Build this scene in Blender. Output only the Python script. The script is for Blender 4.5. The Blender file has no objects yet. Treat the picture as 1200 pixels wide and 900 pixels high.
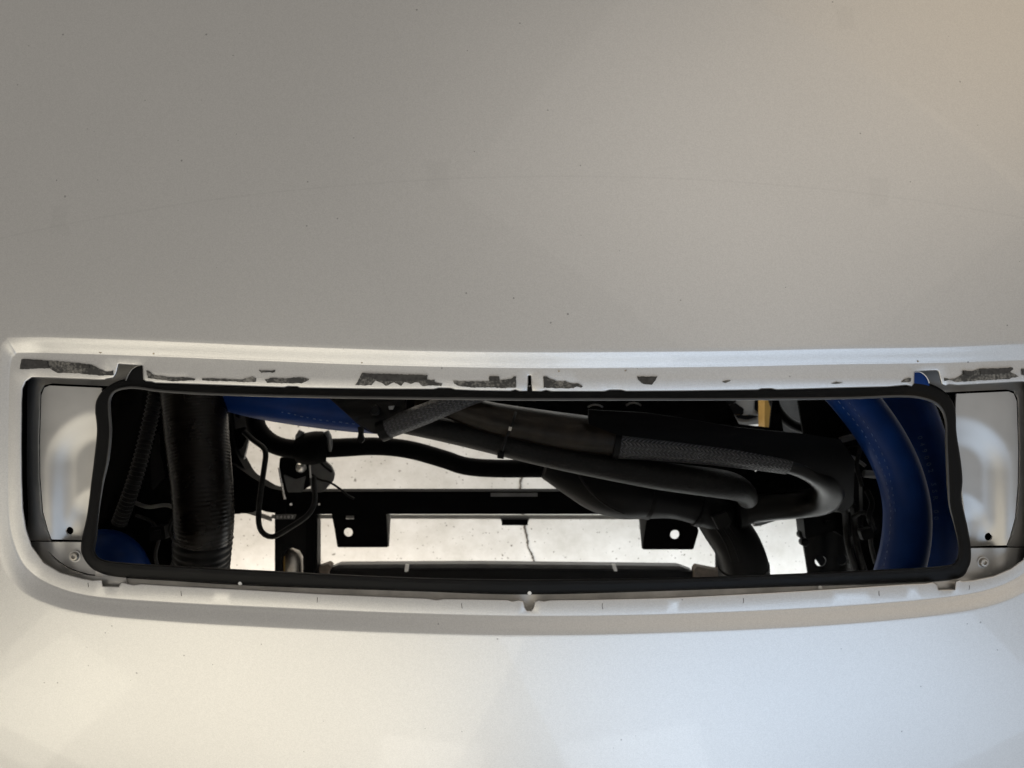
import bpy, bmesh, math, random
from mathutils import Vector, Matrix
from mathutils.geometry import delaunay_2d_cdt
random.seed(7)
scene = bpy.context.scene
COL = scene.collection

# ------------------------------------------------------------------ camera, world, lamps, exposure
ZP = 0.65            # height of the bumper skin above the floor
D = 0.69             # camera distance to the bumper skin
S0 = 0.95 / 1200.0   # metres per photo pixel on the bumper skin
cam_d = bpy.data.cameras.new('camera'); cam = bpy.data.objects.new('camera', cam_d); COL.objects.link(cam)
cam.location = (0, 0, ZP + D); cam.rotation_euler = (0, 0, 0)
cam_d.sensor_width = 36.0; cam_d.lens = 36.0 * D / 0.95
cam_d.clip_start = 0.01; cam_d.clip_end = 200
cam_d.dof.use_dof = True; cam_d.dof.focus_distance = D + 0.01; cam_d.dof.aperture_fstop = 8.0
scene.camera = cam

world = bpy.data.worlds.new('World'); scene.world = world; world.use_nodes = True
bg = world.node_tree.nodes['Background']
bg.inputs[0].default_value = (1.0, 0.95, 0.88, 1); bg.inputs[1].default_value = 0.345

def area_lamp(name, loc, target, sx, sy, power, color, spread=180):
    l = bpy.data.lights.new(name, 'AREA'); l.shape = 'RECTANGLE'; l.size = sx; l.size_y = sy
    l.energy = power; l.color = color; l.spread = math.radians(spread)
    o = bpy.data.objects.new(name, l); COL.objects.link(o); o.location = loc
    o.rotation_euler = (Vector(target) - Vector(loc)).to_track_quat('-Z', 'Y').to_euler()
    return o
area_lamp('warm_window_lamp', (-1.1, -1.75, 2.2), (-0.1, -0.25, ZP), 2.1, 1.8, 20.5, (1.0, 0.92, 0.74))
area_lamp('daylight_door_lamp', (1.12, -1.8, 2.2), (0.1, -0.25, ZP), 2.1, 1.8, 20.5, (0.57, 0.75, 1.0))
area_lamp('small_window_lamp', (-0.29, -1.67, 1.52), (-0.09, -0.38, 0.60), 0.36, 0.28, 0.6, (1.0, 0.95, 0.86))
area_lamp('small_window_lamp', (0.43, -1.66, 1.53), (0.12, -0.38, 0.60), 0.5, 0.3, 0.75, (0.86, 0.93, 1.0))
area_lamp('small_window_lamp', (-1.5, -1.27, 1.35), (-0.47, -0.31, 0.59), 0.32, 0.5, 0.75, (1.0, 0.94, 0.76))
area_lamp('warm_bulb_lamp', (2.5, 2.3, 1.75), (0.3, 0.3, ZP), 2.1, 1.9, 7.5, (1.0, 0.76, 0.46))
area_lamp('upper_fill_lamp', (1.1, 1.2, 2.7), (0.2, 0.2, ZP), 2.4, 2.0, 7, (1.0, 0.93, 0.84))  # added fill for the upper right of the skin, no real fixture
for nm, x, y, pw, colr in (('floor_fill_warm', -0.5, -0.64, 9.4, (1.0, 0.90, 0.77)), ('floor_fill_warm', -0.5, 0.36, 9.4, (1.0, 0.90, 0.77)),
                     ('floor_fill_cool', 0.5, -0.64, 9.4, (0.92, 0.97, 1.0)), ('floor_fill_cool', 0.5, 0.36, 9.4, (0.92, 0.97, 1.0))):
    area_lamp(nm, (x, y, 0.26), (x, y + 0.0001, 0), 0.9, 0.2, pw, colr)  # added lamps hidden under the bumper, brighten the concrete below the vent

scene.view_settings.view_transform = 'Standard'; scene.view_settings.look = 'None'
scene.view_settings.exposure = 0.0; scene.view_settings.gamma = 1.0
scene.render.engine = 'CYCLES'
scene.cycles.max_bounces = 8
scene.cycles.caustics_reflective = False
scene.cycles.caustics_refractive = False

# ------------------------------------------------------------------ placing
def P(px, py, d):
    """photo pixel at a real depth d below the bumper skin -> world point"""
    k = S0 * (D + d) / D
    return Vector(((px - 600) * k, (450 - py) * k, ZP - d))

def crown(x, y):
    """height of the curved bumper skin"""
    return -(y - 0.03) ** 2 / 3.5 - x * x / 8.0

def S(px, py, off=0.0):
    """point lying off metres below the curved skin"""
    d = off
    for _ in range(4):
        p = P(px, py, d); d = off - crown(p.x, p.y)
    return P(px, py, d)

# ------------------------------------------------------------------ materials
def new_mat(name):
    m = bpy.data.materials.new(name); m.use_nodes = True
    return m, m.node_tree, m.node_tree.nodes['Principled BSDF']

def simple(name, col, rough=0.5, metal=0.0, coat=0.0, spec=0.5, bump=None, var=None):
    m, nt, b = new_mat(name)
    b.inputs['Base Color'].default_value = (*col, 1); b.inputs['Roughness'].default_value = rough
    b.inputs['Metallic'].default_value = metal; b.inputs['Coat Weight'].default_value = coat
    b.inputs['Coat Roughness'].default_value = 0.08
    b.inputs['Specular IOR Level'].default_value = spec
    tc = nt.nodes.new('ShaderNodeTexCoord')
    n = nt.nodes.new('ShaderNodeTexNoise'); n.inputs['Scale'].default_value = (var or (60, 0.25))[0]
    n.inputs['Detail'].default_value = 6
    nt.links.new(tc.outputs['Object'], n.inputs['Vector'])
    a = (var or (60, 0.25))[1]
    mr = nt.nodes.new('ShaderNodeMapRange'); mr.inputs[1].default_value = 0.3; mr.inputs[2].default_value = 0.7
    mr.inputs[3].default_value = 1 - a; mr.inputs[4].default_value = 1 + a
    nt.links.new(n.outputs['Fac'], mr.inputs[0])
    mx = nt.nodes.new('ShaderNodeVectorMath'); mx.operation = 'SCALE'; mx.inputs[0].default_value = col
    nt.links.new(mr.outputs[0], mx.inputs['Scale']); nt.links.new(mx.outputs[0], b.inputs['Base Color'])
    mr2 = nt.nodes.new('ShaderNodeMapRange'); mr2.inputs[3].default_value = max(0.03, rough - 0.1); mr2.inputs[4].default_value = min(1, rough + 0.1)
    nt.links.new(n.outputs['Fac'], mr2.inputs[0]); nt.links.new(mr2.outputs[0], b.inputs['Roughness'])
    if bump:
        n2 = nt.nodes.new('ShaderNodeTexNoise'); n2.inputs['Scale'].default_value = bump[0]; n2.inputs['Detail'].default_value = 3
        nt.links.new(tc.outputs['Object'], n2.inputs['Vector'])
        bp = nt.nodes.new('ShaderNodeBump'); bp.inputs['Strength'].default_value = bump[1]; bp.inputs['Distance'].default_value = bump[2]
        nt.links.new(n2.outputs['Fac'], bp.inputs['Height']); nt.links.new(bp.outputs[0], b.inputs['Normal'])
    return m

def math_node(nt, op, a, b=None, c=None):
    n = nt.nodes.new('ShaderNodeMath'); n.operation = op
    for i, v in enumerate((a, b, c)):
        if v is None: continue
        if isinstance(v, (int, float)): n.inputs[i].default_value = v
        else: nt.links.new(v, n.inputs[i])
    return n.outputs[0]

def paint_material():
    m, nt, b = new_mat('silver_paint')
    tc = nt.nodes.new('ShaderNodeTexCoord'); obj = tc.outputs['Object']
    # metal flake grain
    v = nt.nodes.new('ShaderNodeTexVoronoi'); v.inputs['Scale'].default_value = 1300
    nt.links.new(obj, v.inputs['Vector'])
    sep = nt.nodes.new('ShaderNodeSeparateColor'); nt.links.new(v.outputs['Color'], sep.inputs[0])
    fl = nt.nodes.new('ShaderNodeMapRange'); fl.inputs[3].default_value = 0.94; fl.inputs[4].default_value = 1.06
    nt.links.new(sep.outputs[0], fl.inputs[0])
    # broad unevenness
    n = nt.nodes.new('ShaderNodeTexNoise'); n.inputs['Scale'].default_value = 5; n.inputs['Detail'].default_value = 5
    nt.links.new(obj, n.inputs['Vector'])
    br = nt.nodes.new('ShaderNodeMapRange'); br.inputs[3].default_value = 0.96; br.inputs[4].default_value = 1.04
    nt.links.new(n.outputs['Fac'], br.inputs[0])
    f = math_node(nt, 'MULTIPLY', fl.outputs[0], br.outputs[0])
    # dirt specks: sparse voronoi cells
    def specks(scale, size, dens):
        vv = nt.nodes.new('ShaderNodeTexVoronoi'); vv.inputs['Scale'].default_value = scale
        nt.links.new(obj, vv.inputs['Vector'])
        s2 = nt.nodes.new('ShaderNodeSeparateColor'); nt.links.new(vv.outputs['Color'], s2.inputs[0])
        near = math_node(nt, 'LESS_THAN', vv.outputs['Distance'], math_node(nt, 'MULTIPLY', s2.outputs[1], size))
        cl = nt.nodes.new('ShaderNodeTexNoise'); cl.inputs['Scale'].default_value = 9; nt.links.new(obj, cl.inputs['Vector'])
        rare = math_node(nt, 'LESS_THAN', s2.outputs[0], math_node(nt, 'MULTIPLY', math_node(nt, 'MAXIMUM', math_node(nt, 'SUBTRACT', cl.outputs['Fac'], 0.38), 0.0), dens * 8))
        return math_node(nt, 'MULTIPLY', near, rare)
    sp = math_node(nt, 'MAXIMUM', specks(140, 0.15, 0.06), specks(60, 0.075, 0.10))
    f = math_node(nt, 'MULTIPLY', f, math_node(nt, 'SUBTRACT', 1.0, math_node(nt, 'MULTIPLY', sp, 0.42)))
    # faint marks left by the brace under the skin: an arc and square pads
    sx = nt.nodes.new('ShaderNodeSeparateXYZ'); nt.links.new(obj, sx.inputs[0])
    wn = nt.nodes.new('ShaderNodeTexNoise'); wn.inputs['Scale'].default_value = 55; wn.inputs['Detail'].default_value = 3; nt.links.new(obj, wn.inputs['Vector'])
    wob = math_node(nt, 'MULTIPLY', math_node(nt, 'SUBTRACT', wn.outputs['Fac'], 0.5), 0.012)
    X, Y0 = math_node(nt, 'ADD', sx.outputs[0], wob), sx.outputs[1]
    Y = math_node(nt, 'SUBTRACT', Y0, wob)
    arc = math_node(nt, 'SUBTRACT', Y0, math_node(nt, 'SUBTRACT', 0.195, math_node(nt, 'MULTIPLY', math_node(nt, 'POWER', math_node(nt, 'ABSOLUTE', math_node(nt, 'SUBTRACT', sx.outputs[0], 0.06)), 2.0), 0.17)))
    lin = math_node(nt, 'LESS_THAN', math_node(nt, 'ABSOLUTE', arc), 0.0009)
    padsum = None
    for (cx, cy, hw, hh) in ((-0.0705, 0.196, 0.0125, 0.016), (0.351, 0.184, 0.0115, 0.0165), (-0.437, 0.158, 0.0105, 0.016), (0.33, 0.362, 0.011, 0.013)):
        ax = math_node(nt, 'SUBTRACT', 1.0, math_node(nt, 'SMOOTHSTEP' if False else 'DIVIDE', math_node(nt, 'ABSOLUTE', math_node(nt, 'SUBTRACT', X, cx)), hw))
        ay = math_node(nt, 'SUBTRACT', 1.0, math_node(nt, 'DIVIDE', math_node(nt, 'ABSOLUTE', math_node(nt, 'SUBTRACT', Y, cy)), hh))
        k = math_node(nt, 'MINIMUM', math_node(nt, 'MULTIPLY', math_node(nt, 'MAXIMUM', math_node(nt, 'MINIMUM', ax, ay), 0.0), 3.5), 1.0)
        padsum = k if padsum is None else math_node(nt, 'MAXIMUM', padsum, k)
    mark = math_node(nt, 'ADD', math_node(nt, 'MULTIPLY', lin, 0.04), math_node(nt, 'MULTIPLY', padsum, 0.036))
    f = math_node(nt, 'MULTIPLY', f, math_node(nt, 'SUBTRACT', 1.0, mark))
    mx = nt.nodes.new('ShaderNodeVectorMath'); mx.operation = 'SCALE'; mx.inputs[0].default_value = (0.60, 0.59, 0.575)
    nt.links.new(f, mx.inputs['Scale']); nt.links.new(mx.outputs[0], b.inputs['Base Color'])
    b.inputs['Metallic'].default_value = 0.82; b.inputs['Roughness'].default_value = 0.44
    b.inputs['Coat Weight'].default_value = 0.45; b.inputs['Coat Roughness'].default_value = 0.022
    nb = nt.nodes.new('ShaderNodeBump'); nb.inputs['Strength'].default_value = 0.16; nb.inputs['Distance'].default_value = 0.0004
    nt.links.new(sep.outputs[1], nb.inputs['Height']); nt.links.new(nb.outputs[0], b.inputs['Normal'])
    return m

def concrete_material():
    m, nt, b = new_mat('concrete')
    tc = nt.nodes.new('ShaderNodeTexCoord'); obj = tc.outputs['Object']
    n = nt.nodes.new('ShaderNodeTexNoise'); n.inputs['Scale'].default_value = 13; n.inputs['Detail'].default_value = 9; n.inputs['Roughness'].default_value = 0.72
    nt.links.new(obj, n.inputs['Vector'])
    cr = nt.nodes.new('ShaderNodeValToRGB')
    cr.color_ramp.elements[0].position = 0.30; cr.color_ramp.elements[0].color = (0.41, 0.395, 0.365, 1)
    cr.color_ramp.elements[1].position = 0.68; cr.color_ramp.elements[1].color = (0.58, 0.57, 0.55, 1)
    nt.links.new(n.outputs['Fac'], cr.inputs[0])
    def pits(scale, size, dens):
        w = nt.nodes.new('ShaderNodeTexNoise'); w.inputs['Scale'].default_value = scale * 1.7
        nt.links.new(obj, w.inputs['Vector'])
        mixv = nt.nodes.new('ShaderNodeVectorMath'); mixv.operation = 'MULTIPLY_ADD'
        nt.links.new(w.outputs['Color'], mixv.inputs[0]); mixv.inputs[1].default_value = (0.6 / scale,) * 3; nt.links.new(obj, mixv.inputs[2])
        vv = nt.nodes.new('ShaderNodeTexVoronoi'); vv.inputs['Scale'].default_value = scale
        nt.links.new(mixv.outputs[0], vv.inputs['Vector'])
        s2 = nt.nodes.new('ShaderNodeSeparateColor'); nt.links.new(vv.outputs['Color'], s2.inputs[0])
        near = math_node(nt, 'LESS_THAN', vv.outputs['Distance'], math_node(nt, 'MULTIPLY', s2.outputs[1], size))
        return math_node(nt, 'MULTIPLY', near, math_node(nt, 'LESS_THAN', s2.outputs[0], dens))
    p = math_node(nt, 'MAXIMUM', pits(170, 0.26, 0.40), pits(60, 0.17, 0.30))
    mix = nt.nodes.new('ShaderNodeMix'); mix.data_type = 'RGBA'
    nt.links.new(math_node(nt, 'MULTIPLY', p, 0.75), mix.inputs[0]); nt.links.new(cr.outputs[0], mix.inputs[6])
    mix.inputs[7].default_value = (0.10, 0.09, 0.075, 1)
    nt.links.new(mix.outputs[2], b.inputs['Base Color']); b.inputs['Roughness'].default_value = 0.85
    bp = nt.nodes.new('ShaderNodeBump'); bp.inputs['Strength'].default_value = 0.15; bp.inputs['Distance'].default_value = 0.001
    nt.links.new(n.outputs['Fac'], bp.inputs['Height']); nt.links.new(bp.outputs[0], b.inputs['Normal'])
    return m

def braid_material():
    m, nt, b = new_mat('braided_nylon')
    uv = nt.nodes.new('ShaderNodeUVMap'); sx = nt.nodes.new('ShaderNodeSeparateXYZ'); nt.links.new(uv.outputs[0], sx.inputs[0])
    rows = math_node(nt, 'MULTIPLY', sx.outputs[1], 14)
    fr = math_node(nt, 'FRACT', rows)
    tri = math_node(nt, 'MULTIPLY', math_node(nt, 'ABSOLUTE', math_node(nt, 'SUBTRACT', fr, 0.5)), 2.0)
    ph = math_node(nt, 'ADD', math_node(nt, 'MULTIPLY', sx.outputs[0], 2 * math.pi / 0.0050), math_node(nt, 'MULTIPLY', tri, 2 * math.pi * 0.8))
    band = math_node(nt, 'ABSOLUTE', math_node(nt, 'SINE', math_node(nt, 'MULTIPLY', rows, 2 * math.pi)))
    h = math_node(nt, 'MULTIPLY', math_node(nt, 'SINE', ph), band)
    t = nt.nodes.new('ShaderNodeMapRange'); t.inputs[1].default_value = 0.25; t.inputs[2].default_value = 0.7
    nt.links.new(h, t.inputs[0])
    mix = nt.nodes.new('ShaderNodeMix'); mix.data_type = 'RGBA'; nt.links.new(t.outputs[0], mix.inputs[0])
    mix.inputs[6].default_value = (0.002, 0.002, 0.0025, 1); mix.inputs[7].default_value = (0.055, 0.052, 0.060, 1)
    nt.links.new(mix.outputs[2], b.inputs['Base Color']); b.inputs['Roughness'].default_value = 0.5
    bp = nt.nodes.new('ShaderNodeBump'); bp.inputs['Strength'].default_value = 0.8; bp.inputs['Distance'].default_value = 0.001
    nt.links.new(h, bp.inputs['Height']); nt.links.new(bp.outputs[0], b.inputs['Normal'])
    return m

def residue_material():
    m, nt, b = new_mat('foam_residue')
    tc = nt.nodes.new('ShaderNodeTexCoord')
    n = nt.nodes.new('ShaderNodeTexNoise'); n.inputs['Scale'].default_value = 420; n.inputs['Detail'].default_value = 4
    nt.links.new(tc.outputs['Object'], n.inputs['Vector'])
    n2 = nt.nodes.new('ShaderNodeTexNoise'); n2.inputs['Scale'].default_value = 45; n2.inputs['Detail'].default_value = 3
    nt.links.new(tc.outputs['Object'], n2.inputs['Vector'])
    s = math_node(nt, 'ADD', n.outputs['Fac'], math_node(nt, 'MULTIPLY', math_node(nt, 'SUBTRACT', n2.outputs['Fac'], 0.5), 1.1))
    cr = nt.nodes.new('ShaderNodeValToRGB')
    cr.color_ramp.elements[0].position = 0.45; cr.color_ramp.elements[0].color = (0.05, 0.048, 0.045, 1)
    cr.color_ramp.elements[1].position = 0.85; cr.color_ramp.elements[1].color = (0.24, 0.225, 0.2, 1)
    nt.links.new(s, cr.inputs[0]); nt.links.new(cr.outputs[0], b.inputs['Base Color'])
    b.inputs['Roughness'].default_value = 0.9; b.inputs['Specular IOR Level'].default_value = 0.2
    bp = nt.nodes.new('ShaderNodeBump'); bp.inputs['Strength'].default_value = 0.6; bp.inputs['Distance'].default_value = 0.0006
    nt.links.new(n.outputs['Fac'], bp.inputs['Height']); nt.links.new(bp.outputs[0], b.inputs['Normal'])
    return m

M = {
    'paint': paint_material(), 'concrete': concrete_material(), 'braid': braid_material(), 'residue': residue_material(),
    'primer': simple('satin_silver_body', (0.44, 0.43, 0.415), 0.45, 0.7, 0.03, var=(25, 0.07)),
    'shelf': simple('dusty_body_metal', (0.52, 0.495, 0.46), 0.55, 0.1, var=(55, 0.2)),
    'rubber': simple('black_rubber', (0.0032, 0.0031, 0.0032), 0.5, spec=0.12, var=(40, 0.2), bump=(900, 0.15, 0.0003)),
    'plastic': simple('black_plastic', (0.0013, 0.0013, 0.0016), 0.46, spec=0.09, var=(30, 0.3)),
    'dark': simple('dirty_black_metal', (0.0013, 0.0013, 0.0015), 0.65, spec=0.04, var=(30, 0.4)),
    'hose': simple('fabric_black_hose', (0.0036, 0.0035, 0.0034), 0.5, spec=0.14, var=(260, 0.75), bump=(600, 0.9, 0.0008)),
    'brown_hose': simple('worn_brown_hose', (0.0095, 0.0068, 0.0045), 0.38, spec=0.15, var=(70, 0.6), bump=(350, 0.5, 0.0006)),
    'blue': simple('blue_silicone', (0.0042, 0.025, 0.120), 0.42, spec=0.11, var=(30, 0.2), bump=(500, 0.2, 0.0004)),
    'duct': simple('worn_ribbed_duct', (0.0036, 0.0024, 0.0015), 0.28, spec=0.13, var=(40, 0.4)),
    'elbow': simple('smooth_black_elbow', (0.0026, 0.0022, 0.0018), 0.34, spec=0.10, var=(60, 0.3)),
    'chip': simple('tan_paint_chip', (0.30, 0.24, 0.16), 0.7),
    'faint': simple('faint_blue_print', (0.020, 0.042, 0.12), 0.5),
    'lit_ridge': simple('lit_ridge_rubber', (0.030, 0.029, 0.028), 0.38, spec=0.5),  # paler rubber, paints the light caught by the seal ridge
    'foam': simple('dense_dark_foam', (0.050, 0.047, 0.044), 0.85, spec=0.2, var=(300, 0.35), bump=(600, 0.5, 0.0005)),
    'thread': simple('pale_blue_stitching', (0.055, 0.10, 0.23), 0.6),
    'steel': simple('bright_steel', (0.62, 0.60, 0.57), 0.28, 1.0, var=(90, 0.12)),
    'alu': simple('tarnished_aluminium', (0.40, 0.375, 0.34), 0.45, 0.9, var=(60, 0.2)),
    'grey': simple('grey_painted_metal', (0.13, 0.13, 0.128), 0.5, 0.3, var=(40, 0.25)),
    'light': simple('pale_grey_edge', (0.36, 0.35, 0.33), 0.5, 0.2, var=(40, 0.15)),
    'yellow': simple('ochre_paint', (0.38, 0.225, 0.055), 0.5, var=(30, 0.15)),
    'white': simple('white_plastic', (0.75, 0.74, 0.71), 0.45, var=(60, 0.06)),
    'crack': simple('dark_crack', (0.09, 0.08, 0.068), 0.95, var=(200, 0.4)),
    'rust': simple('dirty_brown_casting', (0.10, 0.078, 0.06), 0.65, 0.3, var=(120, 0.35)),
}

# ------------------------------------------------------------------ mesh helpers
def link(name, verts, faces, mat, parent=None, smooth=True, sharp=35):
    me = bpy.data.meshes.new(name); me.from_pydata([tuple(v) for v in verts], [], faces); me.validate()
    bm = bmesh.new(); bm.from_mesh(me)
    bmesh.ops.recalc_face_normals(bm, faces=bm.faces)
    bm.to_mesh(me); bm.free()
    me.materials.append(mat)
    if smooth:
        me.polygons.foreach_set('use_smooth', [True] * len(me.polygons))
        me.set_sharp_from_angle(angle=math.radians(sharp))
    o = bpy.data.objects.new(name, me); COL.objects.link(o)
    if parent is not None: attach(o, parent)
    return o

def attach(o, parent):
    o.parent = parent
    o.matrix_parent_inverse = Matrix.Translation(-parent.matrix_basis.to_translation()) if parent.parent is None else Matrix.Identity(4)

def thing(name, label, cat, loc=None, group=None):
    o = bpy.data.objects.new(name, None); COL.objects.link(o); o.empty_display_size = 0.03
    if loc is not None: o.location = loc
    tag(o, label, cat, group); return o

def tag(o, label, cat, group=None):
    o['label'] = label; o['category'] = cat
    if group: o['group'] = group
    return o

def catmull(pts, n, closed=False):
    """even-ish Catmull-Rom sampling of tuples of any length"""
    out = []; m = len(pts); segs = m if closed else m - 1
    for i in range(segs):
        p = [pts[(i + k) % m] if closed else pts[min(max(i + k, 0), m - 1)] for k in (-1, 0, 1, 2)]
        for j in range(n):
            t = j / n
            out.append(tuple(0.5 * (2 * b + (c - a) * t + (2 * a - 5 * b + 4 * c - d) * t * t + (3 * b - a - 3 * c + d) * t ** 3)
                             for a, b, c, d in zip(*p)))
    if not closed: out.append(tuple(pts[-1]))
    return out

def arc_resample(pts, step):
    """resample 3-D points with radius at an even spacing"""
    L = [0]
    for a, b in zip(pts, pts[1:]): L.append(L[-1] + (b[0] - a[0]).length)
    n = max(2, int(L[-1] / step)); out = []; k = 0
    for i in range(n + 1):
        s = L[-1] * i / n
        while k < len(L) - 2 and L[k + 1] < s: k += 1
        t = (s - L[k]) / max(1e-9, L[k + 1] - L[k])
        out.append((pts[k][0].lerp(pts[k + 1][0], t), pts[k][1] * (1 - t) + pts[k + 1][1] * t, s))
    return out

def path3(pts):
    return [(P(x, y, d), r * S0 * (D + d) / D) for x, y, d, r in catmull(pts, 12)]

def tube(name, pts, mat, parent=None, seg=20, step=0.006, rib=None, flat=None):
    """tube along photo-pixel points (px, py, depth, radius in px)"""
    R = arc_resample(path3(pts), step)
    verts, faces, uvs = [], [], []
    t_prev = None; nrm = None; ring_idx = []
    for i, (c, r, s) in enumerate(R):
        a = R[max(0, i - 1)][0]; b = R[min(len(R) - 1, i + 1)][0]
        t = (b - a).normalized()
        if nrm is None:
            nrm = Vector((0, 0, 1)); nrm = (nrm - t * nrm.dot(t))
            if nrm.length < 1e-3: nrm = Vector((1, 0, 0)); nrm = nrm - t * nrm.dot(t)
        else: nrm = nrm - t * nrm.dot(t)
        nrm.normalize(); bn = t.cross(nrm)
        if rib: r = r + rib[0] * math.sin(s / rib[1] * 2 * math.pi)
        if i == 0 or i == len(R) - 1:      # rounded end
            pass
        for k in range(seg):
            th = 2 * math.pi * k / seg
            verts.append(c + (nrm * math.cos(th) * (flat or 1) + bn * math.sin(th)) * r)
    n = len(R)
    for i in range(n - 1):
        for k in range(seg):
            k2 = (k + 1) % seg
            faces.append((i * seg + k, i * seg + k2, (i + 1) * seg + k2, (i + 1) * seg + k))
            uvs.append(((R[i][2], k / seg), (R[i][2], (k + 1) / seg), (R[i + 1][2], (k + 1) / seg), (R[i + 1][2], k / seg)))
    faces.append(tuple(range(seg))[::-1]); uvs.append(tuple((0, 0) for _ in range(seg)))
    faces.append(tuple((n - 1) * seg + k for k in range(seg))); uvs.append(tuple((0, 0) for _ in range(seg)))
    me = bpy.data.meshes.new(name); me.from_pydata([tuple(v) for v in verts], [], faces)
    ul = me.uv_layers.new(name='UVMap')
    flatuv = [c for f in uvs for uvp in f for c in uvp]
    ul.data.foreach_set('uv', flatuv)
    me.materials.append(mat)
    me.polygons.foreach_set('use_smooth', [True] * len(me.polygons)); me.set_sharp_from_angle(angle=math.radians(60))
    o = bpy.data.objects.new(name, me); COL.objects.link(o)
    if parent is not None: attach(o, parent)
    return o

def densify(loop, step):
    out = []
    for a, b in zip(loop, loop[1:] + loop[:1]):
        n = max(1, int(math.hypot(b[0] - a[0], b[1] - a[1]) / step))
        for i in range(n): out.append((a[0] + (b[0] - a[0]) * i / n, a[1] + (b[1] - a[1]) * i / n))
    return out

def inside(x, y, poly):
    c = False; j = len(poly) - 1
    for i in range(len(poly)):
        (xi, yi), (xj, yj) = poly[i], poly[j]
        if (yi > y) != (yj > y) and x < (xj - xi) * (y - yi) / (yj - yi) + xi: c = not c
        j = i
    return c

def triangulate(outer, holes, step):
    """2-D triangles (pixel space) inside outer and outside holes, with a jittered inner grid"""
    pts = []; edges = []
    for lp in [outer] + holes:
        s = len(pts); pts += lp; edges += [(s + i, s + (i + 1) % len(lp)) for i in range(len(lp))]
    nb = len(pts)
    if step:
        xs = [p[0] for p in outer]; ys = [p[1] for p in outer]
        cell = step * 0.6; near = set((int(p[0] // cell), int(p[1] // cell)) for p in pts)
        y = min(ys) + step / 2; row = 0
        while y < max(ys):
            x = min(xs) + step * (0.25 + 0.5 * (row % 2))
            while x < max(xs):
                ok = inside(x, y, outer) and not any(inside(x, y, h) for h in holes)
                if ok:
                    gx, gy = int(x // cell), int(y // cell)
                    if not any((gx + i, gy + j) in near for i in (-1, 0, 1) for j in (-1, 0, 1)): pts.append((x, y))
                x += step
            y += step * 0.87; row += 1
    r = delaunay_2d_cdt([Vector(p) for p in pts], edges, [], 0, 1e-6)
    vs = [(v.x, v.y) for v in r[0]]; tris = []
    for f in r[2]:
        cx = sum(vs[i][0] for i in f) / 3; cy = sum(vs[i][1] for i in f) / 3
        if inside(cx, cy, outer) and not any(inside(cx, cy, h) for h in holes): tris.append(tuple(f))
    return vs, tris

def sheet(name, outline, pos, mat, parent=None, holes=(), step=8, thick=0.002, dens=6, smooth=True, bevel=0.0):
    """a plate of real thickness: outline and holes in photo pixels, pos(px, py) -> world point"""
    outer = densify(list(outline), dens); hs = [densify(list(h), max(1.5, dens / 3)) for h in holes]
    vs, tris = triangulate(outer, hs, step)
    top = [pos(x, y) for x, y in vs]; n = len(vs)
    verts = top + [p - Vector((0, 0, thick)) for p in top]
    cnt = {}
    for t in tris:
        for a, b in ((t[0], t[1]), (t[1], t[2]), (t[2], t[0])): cnt[(a, b)] = cnt.get((a, b), 0) + 1
    faces = list(tris) + [tuple(n + i for i in reversed(t)) for t in tris]
    for (a, b) in list(cnt):
        if (b, a) not in cnt: faces.append((b, a, n + a, n + b))
    return link(name, verts, faces, mat, parent, smooth)

def at(d):
    return lambda x, y: P(x, y, d)

def lathe(name, px, py, d, prof, mat, parent=None, seg=24, tilt=(0, 0)):
    """turned piece; prof = [(radius m, height m)], axis up, tilted by angles"""
    c = P(px, py, d) if not callable(d) else d(px, py)
    rot = Matrix.Rotation(tilt[0], 3, 'X') @ Matrix.Rotation(tilt[1], 3, 'Y')
    verts, faces = [], []
    for r, h in prof:
        for k in range(seg):
            a = 2 * math.pi * k / seg
            verts.append(c + rot @ Vector((r * math.cos(a), r * math.sin(a), h)))
    for i in range(len(prof) - 1):
        for k in range(seg):
            k2 = (k + 1) % seg
            faces.append((i * seg + k, i * seg + k2, (i + 1) * seg + k2, (i + 1) * seg + k))
    faces.append(tuple(range(seg))[::-1]); faces.append(tuple((len(prof) - 1) * seg + k for k in range(seg)))
    return link(name, verts, faces, mat, parent)

def circle(px, py, r, n=20, ry=None):
    return [(px + r * math.cos(2 * math.pi * k / n), py + (ry or r) * math.sin(2 * math.pi * k / n)) for k in range(n)]

def rounded(poly, r, n=5):
    """round the corners of a pixel polygon"""
    out = []; m = len(poly)
    for i in range(m):
        p = Vector(poly[i]); a = Vector(poly[i - 1]) - p; b = Vector(poly[(i + 1) % m]) - p
        q = min(r, a.length * 0.45, b.length * 0.45)
        s = p + a.normalized() * q; e = p + b.normalized() * q
        for j in range(n + 1):
            t = j / n; v = s * (1 - t) ** 2 + p * 2 * t * (1 - t) + e * t * t
            out.append((v.x, v.y))
    return out

def solid_box(name, poly, d_top, height, mat, parent=None, r=0):
    """block: pixel outline at depth d_top, reaching straight down by height"""
    poly = rounded(poly, r) if r else poly
    return sheet(name, poly, at(d_top), mat, parent, step=0, thick=height, dens=400)

def smoothstep(a, b, x):
    t = min(1, max(0, (x - a) / (b - a))); return t * t * (3 - 2 * t)

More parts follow.
